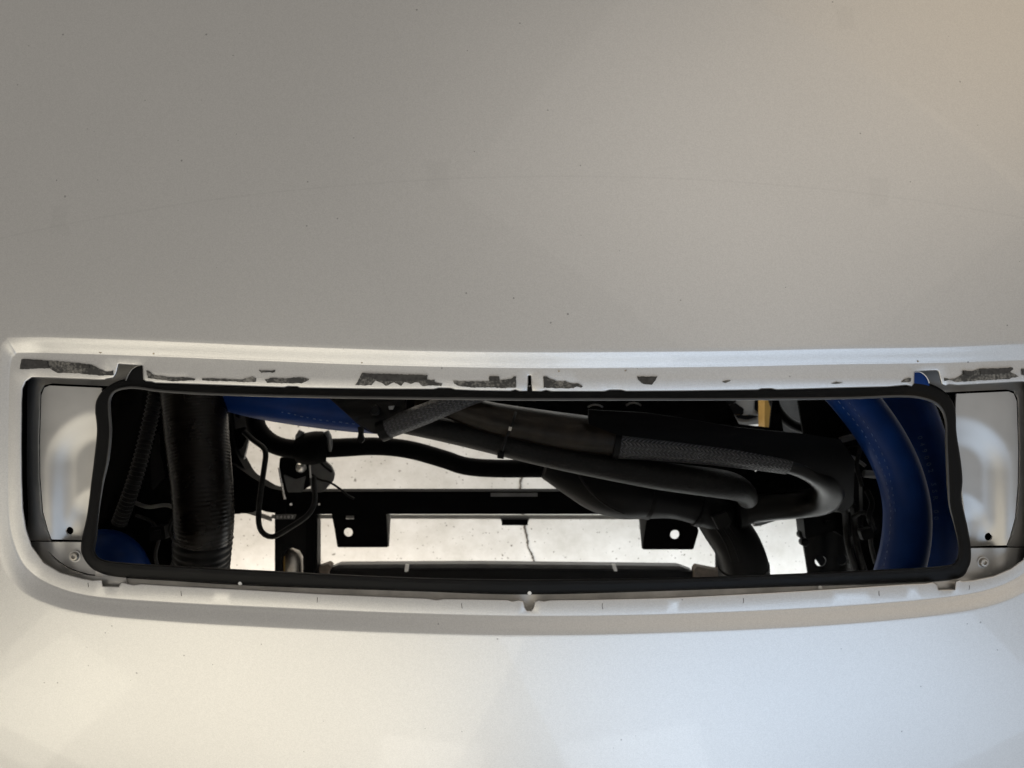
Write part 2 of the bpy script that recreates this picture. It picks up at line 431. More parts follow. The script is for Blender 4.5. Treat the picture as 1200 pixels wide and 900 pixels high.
# ------------------------------------------------------------------ floor
bm_v = []; 
fl = link('floor', [(-14, -14, 0), (14, -14, 0), (14, 14, 0), (-14, 14, 0)], [(0, 1, 2, 3)], M['concrete'], smooth=False)
fl['kind'] = 'structure'
def crack_strip(pts, w, name='crack'):
    verts = []; faces = []
    pts = catmull(pts, 6)
    for i, (x, y) in enumerate(pts):
        ww = w * (0.6 + 0.8 * random.random()); j = random.uniform(-0.7, 0.7)
        a = P(x - ww + j, y, ZP); b = P(x + ww + j, y, ZP)
        verts += [Vector((a.x, a.y, 0.0012)), Vector((b.x, b.y, 0.0012))]
    for i in range(len(pts) - 1): faces.append((2 * i, 2 * i + 1, 2 * i + 3, 2 * i + 2))
    return link(name, verts, faces, M['crack'], fl, smooth=False)
crack_strip([(609, 540), (612, 556), (610, 566), (610, 580), (613, 600), (615, 618), (618, 634), (619, 642), (624, 652), (627, 664), (628, 690)], 1.15)

# ------------------------------------------------------------------ bumper cover
PAIRS = [((18, 417), (6, 398.5)), ((30, 414), (20, 394.5)), ((100, 415.5), (100, 396)), ((200, 419), (200, 400)), ((300, 423), (300, 404.5)),
 ((400, 427), (400, 408)), ((500, 430), (500, 411)), ((620, 432), (620, 412.5)), ((740, 431.5), (740, 412)), ((860, 430), (860, 411)),
 ((980, 427.5), (980, 408.5)), ((1100, 426), (1100, 406.5)), ((1190, 423), (1190, 403)), ((1215, 423), (1222, 402)), ((1224, 428), (1233, 408)),
 ((1228, 445), (1240, 440)), ((1230, 520), (1243, 520)), ((1230, 600), (1243, 610)), ((1224, 640), (1238, 655)), ((1205, 667), (1218, 682)),
 ((1165, 688), (1175, 706)), ((1100, 700), (1102, 721)), ((960, 711), (960, 734)), ((780, 719), (780, 742)), ((620, 721), (620, 745)),
 ((460, 717), (460, 742)), ((300, 710), (300, 735)), ((200, 705), (200, 729)), ((110, 698), (105, 720)), ((62, 685), (50, 706)),
 ((32, 665), (17, 686)), ((17, 635), (0, 655)), ((11, 600), (-6, 610)), ((10, 540), (-6, 540)), ((11, 460), (-4, 460)), ((13, 428), (-1, 412))]
EDGE = [(24, 470), (25, 455), (29, 446), (37, 440.5), (60, 441), (100, 442.5), (122, 443.5), (126, 442), (132, 441.5), (135, 437), (137.5, 426), (140, 425),
 (153, 426), (167, 426.5), (169, 429), (169.5, 444), (171, 445), (178, 445.5), (182, 447), (230, 448.5), (300, 451), (333, 452.2), (337, 451), (348, 451.2), (352, 452.8),
 (400, 453.6), (440, 454.2), (508, 454.4), (514, 453), (528, 453.2), (534, 455), (560, 456), (598, 456.6), (604, 455), (609, 456.8), (616.8, 457), (617.2, 440.5), (619, 438.5), (622, 438.5), (624, 440.5),
 (624.6, 457), (634, 457), (640, 455.5), (646, 457), (708, 457), (714, 455.3), (728, 455.3), (734, 456.8), (800, 456.4), (888, 455.2), (892, 453.8), (904, 453.6), (910, 455),
 (980, 453), (1040, 451.5), (1056, 450), (1062, 449.5), (1068, 451), (1069.5, 449), (1069.8, 436), (1072, 433.5), (1084, 433), (1098, 432.4), (1101, 435), (1104.5, 449), (1108, 450.5), (1112, 448.5), (1122, 449.5), (1160, 447.5), (1198, 445.5),
 (1209, 448), (1214, 456), (1216, 470), (1217, 540), (1216, 600), (1211, 635), (1200, 657), (1185, 668), (1165, 676.5), (1140, 681.5), (1128, 682.5), (1125, 681), (1121, 682), (1120, 692), (1099, 692.5), (1097, 686), (1093, 683.5), (1085, 685),
 (1060, 686), (960, 692.5), (900, 696), (780, 702), (690, 704), (645, 704.5), (637, 706), (631, 704.6), (628, 706), (626.3, 713), (623, 717), (617, 717), (614, 713), (612.3, 705.6), (608, 704.5), (600, 706), (594, 704.2), (520, 703), (512, 704.5), (500, 702.6), (460, 701), (380, 697.5), (300, 693), (200, 687.8), (165, 685.6), (157, 687), (150, 685.5), (142.5, 683.5), (140, 689), (119.5, 688.3), (118.5, 681), (108, 681.5), (96, 679.5), (70, 672.5), (50, 660.5), (36, 641), (29, 620), (25.3, 596), (24, 560), (23.6, 520)]
N_SUB = 12
loop1 = catmull([p[0] for p in PAIRS], N_SUB, True); loop2 = catmull([p[1] for p in PAIRS], N_SUB, True)
RECESS = 0.0085
def build_bumper():
    verts = []; faces = []; index = {}
    def add(px, py, off):
        off *= 1 - 0.5 * smoothstep(50, 4, px)
        verts.append(S(px, py, off)); return len(verts) - 1
    # recessed flange between the bevel and the hole edge
    edge = densify(EDGE, 7)
    vs, tris = triangulate(loop1, [edge], 9)
    base = [add(x, y, RECESS) for x, y in vs]
    for t in tris: faces.append(tuple(base[i] for i in t))
    # rolled lip of the hole, then the sheet thickness
    ne = len(edge); rings = []
    def normal_in(i, k=1):
        a = edge[i - k]; b = edge[(i + k) % ne]; tx, ty = b[0] - a[0], b[1] - a[1]; L = math.hypot(tx, ty) or 1
        return (-ty / L, tx / L)
    for (inset, off) in ((0, RECESS), (0.9, RECESS + 0.0004), (1.6, RECESS + 0.0013), (1.9, RECESS + 0.0032)):
        rings.append([add(e[0] + normal_in(i)[0] * inset, e[1] + normal_in(i)[1] * inset, off) for i, e in enumerate(edge)])
    for a, b in zip(rings, rings[1:]):
        for i in range(ne):
            j = (i + 1) % ne; faces.append((a[i], a[j], b[j], b[i]))
    # bevel and outer skin
    n = len(loop1); prev = None; cx0, cy0 = 610, 560
    prof = [(0, RECESS), (0.06, RECESS - 0.0001)] + [(k / 10, RECESS * (1 - smoothstep(0.0, 1.0, k / 10) * 0.36 - (k / 10) * 0.64)) for k in range(1, 10)] + [(0.96, 0.00015), (1.0, 0)]
    def target(x, y):
        u, v = (x - cx0) / 617, (y - cy0) / (170 if y < cy0 else 186); m = max(abs(u), abs(v)); u /= m; v /= m
        return (cx0 + u * (1084 if u < 0 else 1064), cy0 + v * (1110 if v < 0 else 590))
    rings = []
    for t, off in prof:
        rings.append([add(a[0] + (b[0] - a[0]) * t, a[1] + (b[1] - a[1]) * t, off) for a, b in zip(loop1, loop2)])
    for k in range(1, 27):
        t = (k / 26) ** 1.6
        rings.append([add(b[0] + (target(*b)[0] - b[0]) * t, b[1] + (target(*b)[1] - b[1]) * t, 0) for b in loop2])
    for drop, out in ((0.004, 6), (0.02, 10), (0.07, 11)):
        rings.append([])
        for b in loop2:
            tx, ty = target(*b); L = math.hypot(tx - cx0, ty - cy0)
            p = S(tx, ty, 0); q = S(tx + (tx - cx0) / L * out, ty + (ty - cy0) / L * out, 0)
            verts.append(Vector((q.x, q.y, p.z - drop))); rings[-1].append(len(verts) - 1)
    for a, b in zip(rings, rings[1:]):
        for i in range(n):
            j = (i + 1) % n; faces.append((a[i], a[j], b[j], b[i]))
    me = bpy.data.meshes.new('bumper_cover'); me.from_pydata([tuple(v) for v in verts], [], faces)
    bm = bmesh.new(); bm.from_mesh(me); bmesh.ops.remove_doubles(bm, verts=bm.verts, dist=0.00003)
    bmesh.ops.recalc_face_normals(bm, faces=bm.faces)
    if sum(f.normal.z for f in bm.faces) < 0: bmesh.ops.reverse_faces(bm, faces=bm.faces)
    bm.to_mesh(me); bm.free()
    me.materials.append(M['paint']); me.polygons.foreach_set('use_smooth', [True] * len(me.polygons))
    o = bpy.data.objects.new('bumper_cover', me); COL.objects.link(o)
    return tag(o, 'silver painted bumper skin around the long vent opening', 'car bumper')
bumper = build_bumper()

RES = [
 [(25, 421), (40, 421.5), (55, 422.5), (80, 424), (107, 427.5), (117, 433), (124, 436), (132, 434.5), (132.5, 439.5), (118, 440.2), (107, 439), (90, 437.5), (76, 437), (67, 437), (61, 433.5), (58, 431.5), (40, 432), (23, 432.5)],
 [(171.5, 434), (175, 436), (180, 440), (190, 441), (200, 442.3), (214, 442), (228, 444), (227, 446), (214, 446.5), (200, 446.6), (186, 445), (173, 443)],
 [(236.5, 443.4), (260, 443.8), (284, 444.8), (290, 442.6), (295, 441.2), (299.5, 443.5), (299, 447.5), (290, 448), (267, 447), (247, 446.2), (237, 445.8)],
 [(310, 444.8), (319, 442.7), (335, 443.6), (349, 442), (357, 443), (362, 444.5), (358, 447.2), (353, 449.3), (340, 449.3), (325, 449), (313, 448.8)],
 [(303, 433.5), (306, 434.4), (312, 434), (318, 434.4), (322, 433.5), (321.5, 436), (319, 437), (313, 436.2), (306, 437)],
 [(424, 437), (445, 438), (475, 438.8), (501, 439.5), (500.5, 444.6), (505, 445.8), (509, 445), (509.5, 448), (514, 449), (518, 450), (517, 452.4), (505, 452), (495, 452.4), (491, 448.4), (486, 448), (481, 450), (474, 447.6), (470, 452.3), (462, 448), (452, 452.2), (448, 449), (440, 446), (435, 451.4), (425, 451.6), (416, 451.4), (420, 445)],
 [(531, 446), (540, 447), (556, 447), (573, 447), (573.4, 441), (585, 441), (585.6, 445.6), (590, 445), (598, 444), (602, 441.2), (605, 441), (605, 454), (590, 454.8), (575, 454.2), (552, 454.2), (538, 452.4), (532, 449.6)],
 [(637, 441), (641, 441.4), (644, 443.4), (652, 446.8), (659, 447.6), (662, 446.4), (668, 449), (678.5, 449.8), (681, 451.4), (683, 453), (681, 454.6), (676, 453), (672, 455), (655, 455), (637, 454.4)],
 [(747, 441), (757, 441.6), (770.6, 441), (769, 443.6), (768, 446), (764, 451), (757, 450.4), (752, 448.8), (748, 445.2)],
 [(1107, 443), (1113, 444.4), (1120, 443.6), (1129, 438.6), (1129, 434), (1135, 435), (1141, 434.7), (1148, 432), (1165, 431.6), (1187, 430.7), (1187.5, 433), (1184, 436), (1190, 438.4), (1194, 441), (1181, 444.4), (1160, 445.4), (1140, 446.4), (1121, 447.6), (1114, 445.4), (1107.5, 446.5)],
 [(1198, 432), (1210, 431.5), (1211, 440), (1203, 441.4), (1198, 439)],
 [(1057, 448), (1060, 445), (1065, 443), (1068, 443), (1067.4, 447), (1062, 448)],
 [(847, 447.6), (851, 446), (856, 445.6), (856, 446.6), (850, 449)], [(975, 449.6), (981, 447.6), (988, 448.8), (981, 449.8)]]
for poly in RES:
    rag = []
    for a, b in zip(poly, poly[1:] + poly[:1]):
        L = math.hypot(b[0] - a[0], b[1] - a[1]); n = max(1, int(L / 2.2))
        for i in range(n):
            t = i / n; j = 0 if i == 0 else 0.45
            rag.append((a[0] + (b[0] - a[0]) * t + random.uniform(-j, j), a[1] + (b[1] - a[1]) * t + random.uniform(-j, j)))
    sheet('foam_residue', rag, lambda x, y: S(x, y, RECESS * (1 - 0.5 * smoothstep(50, 4, x)) - 0.0011), M['residue'], bumper, step=0, thick=0.0011, dens=50)

for poly in ([(25.4, 421.4), (55, 423), (56, 427), (57.4, 431), (40, 431.6), (24, 432)], [(95, 428), (104, 427.8), (104.6, 431), (97, 432)], [(425, 437.5), (475, 439.2), (500.6, 440), (500, 444.2), (490, 446.6), (474, 446), (462, 446.6), (450, 446.8), (441, 445)],
             [(573.6, 441.4), (584.6, 441.4), (585, 446), (580, 446.8), (574, 446.4)], [(1129.4, 434.4), (1141, 435), (1142, 438.4), (1136, 440.2), (1130, 438)],
             [(1148.4, 432.4), (1165, 432), (1186.6, 431), (1187, 433), (1181, 437.2), (1160, 438.6), (1149, 438.4)], [(748, 441.6), (757, 442), (769.6, 441.6), (767.4, 446), (763, 449.6), (756, 449), (750, 446)]):
    rag = [(x + random.uniform(-0.3, 0.3), y + random.uniform(-0.3, 0.3)) for x, y in densify(poly, 2.5)]
    sheet('foam_residue', rag, lambda x, y: S(x, y, RECESS * (1 - 0.5 * smoothstep(50, 4, x)) - 0.0020), M['foam'], bumper, step=0, thick=0.0018, dens=50)

for (x, y, L) in ((103, 683, 5), (212, 692.5, 6), (372, 700, 6), (541, 707, 6), (706, 707, 7), (871, 701, 6), (1030, 692.5, 6), (1136, 686, 5)):
    ps = [S(x, y, RECESS - 0.0001), S(x + random.uniform(-0.6, 0.6), y + L * 0.5, RECESS - 0.0001), S(x + random.uniform(-0.5, 0.9), y + L, RECESS - 0.0001)]
    w = 0.00028; verts = []
    for p in ps: verts += [p + Vector((-w, 0, 0)), p + Vector((w, 0, 0)), p + Vector((0, 0, 0.0003))]
    link('paint_crack', verts, [(0, 3, 5, 2), (1, 2, 5, 4), (3, 6, 8, 5), (4, 5, 8, 7), (0, 2, 1), (6, 7, 8)], M['crack'], bumper, smooth=False)
for (x, y, r, hgt) in ((117.5, 411.5, 2.4, 0.55), (180, 414.4, 1.3, 0.6), (424, 425, 0.9, 0.9), (655, 435, 0.9, 1.05), (733, 434.4, 0.7, 1.02), (1076, 423.6, 0.9, 0.9)):
    off = RECESS * (0.18 if y < 412 else 0.35 if y < 418 else 0.78)
    sheet('paint_chip', [(x + r * math.cos(a / 9 * 2 * math.pi) * random.uniform(.7, 1.2), y + r * math.sin(a / 9 * 2 * math.pi) * random.uniform(.7, 1.2)) for a in range(9)],
          lambda a, b: S(a, b, max(-0.0003, RECESS * min(1, max(0, (b - (396 + (a > 150) * 4 + (a > 300) * 10 - 4)) / 19)) - 0.0012)), M['chip'], bumper, step=0, thick=0.0012, dens=20)

# ------------------------------------------------------------------ body sheet metal at both ends of the opening
def body_end(mirror, label):
    f = (lambda p: p) if not mirror else (lambda p: (1240 - p[0], p[1] + 7))
    fx = lambda x, y: (x, y) if not mirror else (1240 - x, y - 7)
    root = thing('body_pressing', label, 'body panel', S(*f((90, 560)), 0.05), 'pressed body panels seen at the ends of the vent')
    root_map = lambda pts: [f(p) for p in pts]
    def surround_pos(x, y):
        u, v = fx(x, y); off = 0.030 + 0.030 * smoothstep(44, 18, u) ** 1.2 * (1 - 0.8 * smoothstep(596, 636, v)) + 0.002 * smoothstep(452, 444, v)
        return S(x, y, off)
    sheet('surround', root_map([(10, 428), (176, 424), (176, 452), (130, 452.6), (60, 449.3), (51, 451.5), (46.2, 460), (44.4, 520), (44.9, 560), (48.2, 600), (54.2, 622), (58.5, 633.6), (10, 633.6)]), surround_pos, M['primer'], root, step=4, dens=3)
    def plate_pos(x, y):
        u, v = fx(x, y)
        r1 = math.hypot(u - 118, min(0, v - 546)); r2 = math.hypot(u - 118, min(0, v - 606))
        h = 0.006 - 0.0110 * (1 - smoothstep(27, 68, r1)) - 0.0075 * (1 - smoothstep(8, 38, r2))
        h += 0.0015 * smoothstep(75, 58, u) * smoothstep(520, 600, v)
        h -= 0.003 * math.exp(-((u - 84) / 8) ** 2) * smoothstep(600, 640, v)
        return S(x, y, 0.029 - h)
    sheet('pressed_plate', root_map([(119, 454.6), (58, 451.8), (52, 454.4), (48.6, 463), (46.8, 520), (47.3, 560), (50.6, 600), (56.6, 622), (60.6, 632), (105, 633.2), (109, 600), (113, 566), (118, 540), (121, 505), (120, 480), (120, 466)]), plate_pos, M['primer'], root,
          holes=[root_map(circle(81.5, 622, 4.6))], step=3, dens=3)
    slit = [(57, 645), (62, 651), (70, 658), (80, 664.5), (92, 669.5), (104, 672.6), (120, 674.4), (122, 675.6), (120, 676), (104, 674.4), (91, 671.4), (79, 666.4), (69, 660), (61, 653), (56.4, 646.4)]
    def lower_pos(x, y):
        u, v = fx(x, y)
        return S(x, y, 0.0250 - 0.005 * smoothstep(636, 672, v) + 0.002 * smoothstep(60, 90, u) * smoothstep(90, 60, u) * 4 - 0.005 * smoothstep(668, 682, v) * smoothstep(80, 110, u) + 0.014 * smoothstep(50, 22, u))
    sheet('corner_plate', root_map([(10, 635.2), (60, 635.2), (104, 635.6), (104, 652), (110, 661), (122, 668), (146, 671), (152, 694), (10, 705)]), lower_pos, M['primer'], root, holes=[] if mirror else [slit], step=4, dens=3)
    back = sheet('shade_backing', root_map([(8, 425), (116, 440), (104, 560), (96, 640), (110, 672), (148, 682), (150, 700), (8, 706)]), lambda x, y: S(x, y, 0.085), M['dark'], root, step=0, dens=80)  # black sheet added below so the seams between plates stay dark
    sheet('shade_backing', root_map([(-8, 410), (176, 410), (176, 420), (12, 424), (9, 560), (16, 640), (60, 700), (150, 720), (150, 730), (40, 716), (-8, 660)]), lambda x, y: S(x, y, 0.0135), M['dark'], root, step=0, dens=80, thick=0.085)  # black wall added to block lamp light from the surround
    c = S(*f((88, 652)), 0.0222)
    pr = [(0.0044, -0.002), (0.0044, 0.0016), (0.0036, 0.0030), (0.0020, 0.0032), (0.0019, 0.0012), (0.0004, 0.0010)]
    sc = lathe('screw', *f((88, 652)), lambda x, y: c, pr, M['alu'], root)
    lathe('washer', *f((88, 652)), lambda x, y: c, [(0.0060, -0.002), (0.0060, 0.0004), (0.0046, 0.0006), (0.0044, 0.0002)], M['primer'], sc)
    return root
body_end(False, 'silver pressed body panel at the left end of the vent, warm lit')
body_end(True, 'silver pressed body panel beside the blue hoses, right end of the vent')

# sheet-metal shelf that shows as a thin strip below the seal
shelf_pts_top = [(112, 668.5), (140, 676), (200, 680), (300, 686), (480, 692), (620, 696), (790, 691.5), (920, 687), (1050, 683), (1119, 678)]
shelf_pts_bot = [(1150, 690), (1100, 700), (960, 706), (780, 716), (620, 722), (460, 714), (300, 706), (110, 696)]
shelf = sheet('body_shelf', shelf_pts_top + shelf_pts_bot, lambda x, y: S(x, y, 0.0178), M['shelf'], step=10, dens=8)
tag(shelf, 'dusty grey metal strip between the black seal and the lower vent edge', 'metal strip')
for (x, y) in ((282, 683), (620.5, 694), (960.5, 688.5)):
    p = tag(lathe('push_pin', x, y, lambda a, b: S(a, b, 0.0165), [(0.0014, -0.014), (0.0014, 0.0), (0.0021, 0.0004), (0.0023, 0.0012), (0.0015, 0.0021), (0.0005, 0.0023)], M['white'], seg=14),
            {282: 'tiny white pin on the seal edge below the black ribbed air duct', 620.5: 'tiny white pin above the round-bottomed notch at the middle of the lower edge', 960.5: 'tiny white pin below the black pierced post beside the blue hoses'}[x], 'pin', 'white pins along the lower edge of the seal')

# ------------------------------------------------------------------ black rubber seal round the vent duct
ST = [(126, 453, 136, 458.5), (147, 444, 150, 455), (170, 446, 165, 455.5), (190, 447, 190, 459), (244, 448, 244, 462.5), (330, 450, 330, 465), (440, 451, 440, 467), (540, 452, 540, 468), (620, 452, 620, 469),
 (720, 452, 720, 469), (830, 451, 830, 469), (920, 450, 920, 468.5), (1000, 448, 1000, 467.5), (1050, 446, 1050, 465.5), (1087, 449, 1077, 467), (1108, 460, 1098, 475), (1119, 478, 1107, 492), (1121, 507, 1108, 520),
 (1126, 540, 1109, 550), (1128, 563, 1110, 573), (1127, 585, 1112, 594), (1134, 618, 1118, 617), (1138, 645, 1123, 642), (1135, 665, 1120, 657), (1119, 679, 1105, 663), (1050, 684, 1040, 667), (920, 688, 920, 672.5), (790, 692.5, 790, 677),
 (620, 697, 620, 679), (480, 693, 480, 676.5), (300, 687, 300, 668), (200, 681, 200, 662.5), (140, 677, 150, 659.5), (112, 669, 122, 656), (98, 654, 112, 647), (95, 637, 114, 628), (102, 603, 117, 598), (107, 564, 122, 565), (110, 540, 128, 538), (113.5, 505, 131, 506), (111.5, 480, 129.5, 481), (114.5, 466, 130, 467)]
def build_seal():
    L = catmull(ST, 10, True); n = len(L)
    prof = [(0.0, 0.030), (0.0, 0.0185), (0.05, 0.0160), (0.14, 0.0148), (0.45, 0.0145), (0.60, 0.0142), (0.72, 0.0132), (0.80, 0.0120), (0.87, 0.0113), (0.93, 0.0118), (0.98, 0.0138), (1.0, 0.0165), (1.0, 0.034), (0.9, 0.034), (0.85, 0.0200), (0.2, 0.0200), (0.15, 0.030)]
    verts, faces = [], []
    for t, off in prof:
        for a, b, c, d in L: verts.append(S(a + (c - a) * t, b + (d - b) * t, off))
    m = len(prof)
    for i in range(m):
        i2 = (i + 1) % m
        for k in range(n):
            k2 = (k + 1) % n; faces.append((i * n + k, i * n + k2, i2 * n + k2, i2 * n + k))
    o = link('vent_seal', verts, faces, M['rubber'], sharp=50)
    return tag(o, 'black rubber seal with wavy ends framing the vent hole', 'rubber seal')
seal = build_seal()
def lit_ridge():  # pale strip along top and sides, where the ridge catches light
    L = catmull(ST, 4, True); n = len(L); i0, i1 = 35 * 4, 22 * 4 + n
    verts, faces = [], []; idx = [k % n for k in range(i0, i1)]
    for q, k in enumerate(idx):
        a, b, c, d = L[k]; g = min(1, q / 12, (len(idx) - 1 - q) / 12) * 0.0013 + 0.0001
        p = S(a + (c - a) * 0.93, b + (d - b) * 0.93, 0.0122); o = S(c, d, 0.0122); w = (o - p); w.z = 0; w.normalize()
        for m in range(8):
            th = 2 * math.pi * m / 8; verts.append(p + w * math.cos(th) * g + Vector((0, 0, 1)) * math.sin(th) * g)
    for q in range(len(idx) - 1):
        for m in range(8): faces.append((q * 8 + m, q * 8 + (m + 1) % 8, q * 8 + 8 + (m + 1) % 8, q * 8 + 8 + m))
    faces.append(tuple(range(8))); faces.append(tuple(len(verts) - 8 + m for m in range(8)))
    return link('lit_ridge', verts, faces, M['lit_ridge'], seal, sharp=80)
lit_ridge()
flap = [(147, 452), (149, 445), (151, 439), (155, 433), (161, 429.2), (167, 428.2), (168.4, 429), (168.6, 452)]
sheet('flap', flap, lambda x, y: S(x, y, 0.0150), M['rubber'], seal, step=4, dens=2.5, thick=0.002)
flap_r = [(1070.5, 455), (1070.6, 437), (1072, 435.6), (1077, 435.8), (1082, 438.5), (1086, 443), (1088.5, 449), (1090, 455)]
sheet('flap', flap_r, lambda x, y: S(x, y, 0.0150), M['blue'], seal, step=4, dens=2.5, thick=0.002)['label'] = 'dark blue flap on the right'
tube('flap_rim', [(1070.6, 436, 0.034, 0.5), (1077, 435.6, 0.034, 0.5), (1082, 438, 0.034, 0.5), (1086.5, 443, 0.034, 0.5), (1089, 449, 0.034, 0.5)], M['white'], seal, seg=8, step=0.002)
tube('flap_rim', [(147.5, 446, 0.030, 0.4), (150.5, 439, 0.030, 0.4), (155, 432.5, 0.030, 0.4), (161, 428.8, 0.030, 0.4), (168, 427.8, 0.030, 0.4)], M['alu'], seal, seg=8, step=0.002)

# ------------------------------------------------------------------ hoses
h = tube('coolant_hose', [(425, 486, 0.20, 13), (470, 494, 0.20, 13.5), (520, 504, 0.20, 14), (570, 515, 0.20, 15), (630, 530, 0.20, 15), (700, 544, 0.20, 16), (770, 557, 0.20, 16.5), (830, 565, 0.205, 17), (858, 570, 0.215, 16), (872, 577, 0.235, 13), (876, 584, 0.26, 12)], M['hose'], seg=28)
tag(h, 'grey black fabric hose running diagonally under the cable tie', 'hose')
g = thing('sleeved_hose', 'brownish hose whose right half wears a black braided sleeve', 'hose', P(700, 510, 0.19))
tube('hose_body', [(490, 462, 0.19, 14), (530, 475, 0.19, 16), (570, 488, 0.19, 18), (620, 498, 0.19, 20), (680, 508, 0.19, 22), (740, 515, 0.19, 21), (820, 523, 0.19, 18), (880, 531, 0.19, 17), (920, 537, 0.195, 17)], M['brown_hose'], g, seg=28)
tube('braided_sleeve', [(722, 515, 0.19, 22.5), (760, 518, 0.19, 21.5), (820, 524, 0.19, 20), (880, 532, 0.19, 18.5), (921, 538, 0.195, 17.8)], M['braid'], g, seg=32, step=0.0025)
tube('sleeve_end_band', [(718, 514.6, 0.19, 23), (725, 515.4, 0.19, 23)], M['plastic'], g, seg=28, step=0.002)
h = tube('elbow_hose', [(915, 536, 0.197, 16), (940, 541, 0.20, 19), (962, 551, 0.21, 21), (973, 567, 0.235, 20), (966, 584, 0.27, 18), (940, 591, 0.30, 16), (905, 594, 0.315, 16), (872, 598, 0.32, 16)], M['elbow'], seg=28)
tag(h, 'smooth dark elbow of hose bending back below the braided sleeve', 'hose')

# big blue hoses on the right
def stitches(root, pts, r_m):
    """row of short stitch dashes following a photo-pixel path"""
    R = arc_resample(path3([(x, y, d, 1) for x, y, d in pts]), 0.0040); verts = []; faces = []
    for (a, _, _), (b, _, _) in zip(R[::2], R[1::2]):
        t = (b - a); sd = Vector((-t.y, t.x, 0)).normalized() * r_m; s = len(verts); up = Vector((0, 0, r_m))
        jit = sd * random.uniform(-0.8, 0.8); b2 = a + t * random.uniform(0.5, 1.0)
        for q in (a, b2):
            verts += [q - sd + jit, q + sd + jit, q + up + jit]
        faces += [(s, s + 3, s + 5, s + 2), (s + 1, s + 2, s + 5, s + 4), (s, s + 1, s + 4, s + 3), (s, s + 2, s + 1), (s + 3, s + 4, s + 5)]
    o = link('stitching', verts, faces, M['thread'], root, smooth=False); o['kind'] = 'stuff'; return o
b1 = thing('silicone_hose', 'wide blue silicone hose curving down beside the black pierced post', 'hose', P(1050, 570, 0.16), 'blue silicone hoses')
tube('hose_body', [(960, 425, 0.19, 25), (994, 460, 0.175, 25), (1029, 506, 0.165, 25), (1051, 548, 0.165, 25), (1062, 590, 0.165, 25.5), (1062, 630, 0.17, 26), (1054, 668, 0.18, 26), (1042, 705, 0.20, 26)], M['blue'], b1, seg=36)
stitches(b1, [(982, 470, 0.156), (1012, 508, 0.148), (1034, 550, 0.147), (1043, 590, 0.148), (1042, 630, 0.153), (1034, 668, 0.163)], 0.00045)
stitches(b1, [(990, 465, 0.154), (1022, 509, 0.145), (1041, 552, 0.1445), (1049, 600, 0.147)], 0.0004)
b2 = thing('silicone_hose', 'blue silicone hose with raised lettering, outermost beside the right seal', 'hose', P(1100, 570, 0.20), 'blue silicone hoses')
tube('hose_body', [(1026, 415, 0.31, 26), (1060, 465, 0.295, 26), (1084, 520, 0.285, 24), (1096, 570, 0.285, 24), (1099, 625, 0.29, 24), (1091, 680, 0.305, 24)], M['blue'], b2, seg=36)
b3 = thing('silicone_hose', 'blue silicone hose entering at the top left behind the black cover', 'hose', P(350, 480, 0.25), 'blue silicone hoses')
tube('hose_body', [(200, 430, 0.27, 30), (262, 452, 0.26, 28), (310, 465, 0.255, 27), (360, 474, 0.25, 26), (410, 481, 0.25, 25), (460, 486, 0.25, 24)], M['blue'], b3, seg=32)
stitches(b3, [(330, 483, 0.224), (370, 491, 0.221), (400, 495, 0.221), (428, 498, 0.221)], 0.0005)
b4 = thing('silicone_hose', 'rounded dark blue hose end tucked in the lower left corner of the seal', 'hose', P(138, 640, 0.20), 'blue silicone hoses')
tube('hose_body', [(95, 645, 0.32, 22), (112, 645, 0.30, 24), (130, 647, 0.285, 25), (146, 657, 0.29, 23), (156, 676, 0.31, 22)], M['blue'], b4, seg=32)

def lettering(text, spots, size, mat, parent, name, flip=0.0):
    """characters as a thin raised mesh at world spots [(point, angle)]"""
    verts, faces = [], []
    for ch, (p, ang) in zip(text, spots):
        if ch == ' ': continue
        c = bpy.data.curves.new('glyph', 'FONT'); c.body = ch; c.size = size; c.extrude = 0.0002; c.align_x = 'CENTER'; c.align_y = 'CENTER'; c.resolution_u = 2
        t = bpy.data.objects.new('glyph', c); COL.objects.link(t); bpy.context.view_layer.update()
        me = t.evaluated_get(bpy.context.evaluated_depsgraph_get()).to_mesh()
        s = len(verts); R = Matrix.Rotation(ang, 3, 'Z')
        verts += [p + R @ v.co for v in me.vertices]; faces += [tuple(s + i for i in f.vertices) for f in me.polygons]
        bpy.data.objects.remove(t); bpy.data.curves.remove(c)
    return link(name, verts, faces, mat, parent, smooth=False)
txt = '049002 SSR 00'
pa = arc_resample([(P(x, y, d), 1) for x, y, d in catmull([(1078, 513, 0.2580), (1087, 540, 0.2570), (1093, 562, 0.2568), (1096.5, 590, 0.2577), (1097, 615, 0.2615)], 8)], 0.0082)
spots = []
for i in range(min(len(txt), len(pa) - 1)):
    t = pa[i + 1][0] - pa[i][0]; spots.append((pa[i][0], math.atan2(t.y, t.x)))
lettering(txt, spots, 0.009, M['faint'], b2, 'lettering')

# left: ribbed air duct, thin corrugated conduit
ad = thing('air_duct', 'wide black ribbed air duct hose with a brownish sheen, left of the stabiliser bar', 'duct hose', P(235, 580, 0.22))
tube('duct_body', [(224, 430, 0.24, 36), (228, 470, 0.235, 36), (232, 520, 0.225, 35), (237, 570, 0.213, 34), (239, 610, 0.213, 33.5), (238, 634, 0.22, 32)], M['duct'], ad, seg=40, step=0.0012, rib=(0.00028, 0.0042))
tube('cuff', [(238, 628, 0.219, 33.5), (237, 646, 0.222, 32), (235, 690, 0.24, 30)], M['plastic'], ad, seg=36, step=0.002, rib=(0.0009, 0.0075))
c = tube('corrugated_conduit', [(184, 455, 0.26, 8), (179, 480, 0.25, 8), (172, 510, 0.24, 8), (163, 545, 0.24, 8), (152, 580, 0.245, 8), (140, 612, 0.26, 8)], M['hose'], seg=16, step=0.0008, rib=(0.0011, 0.0058))
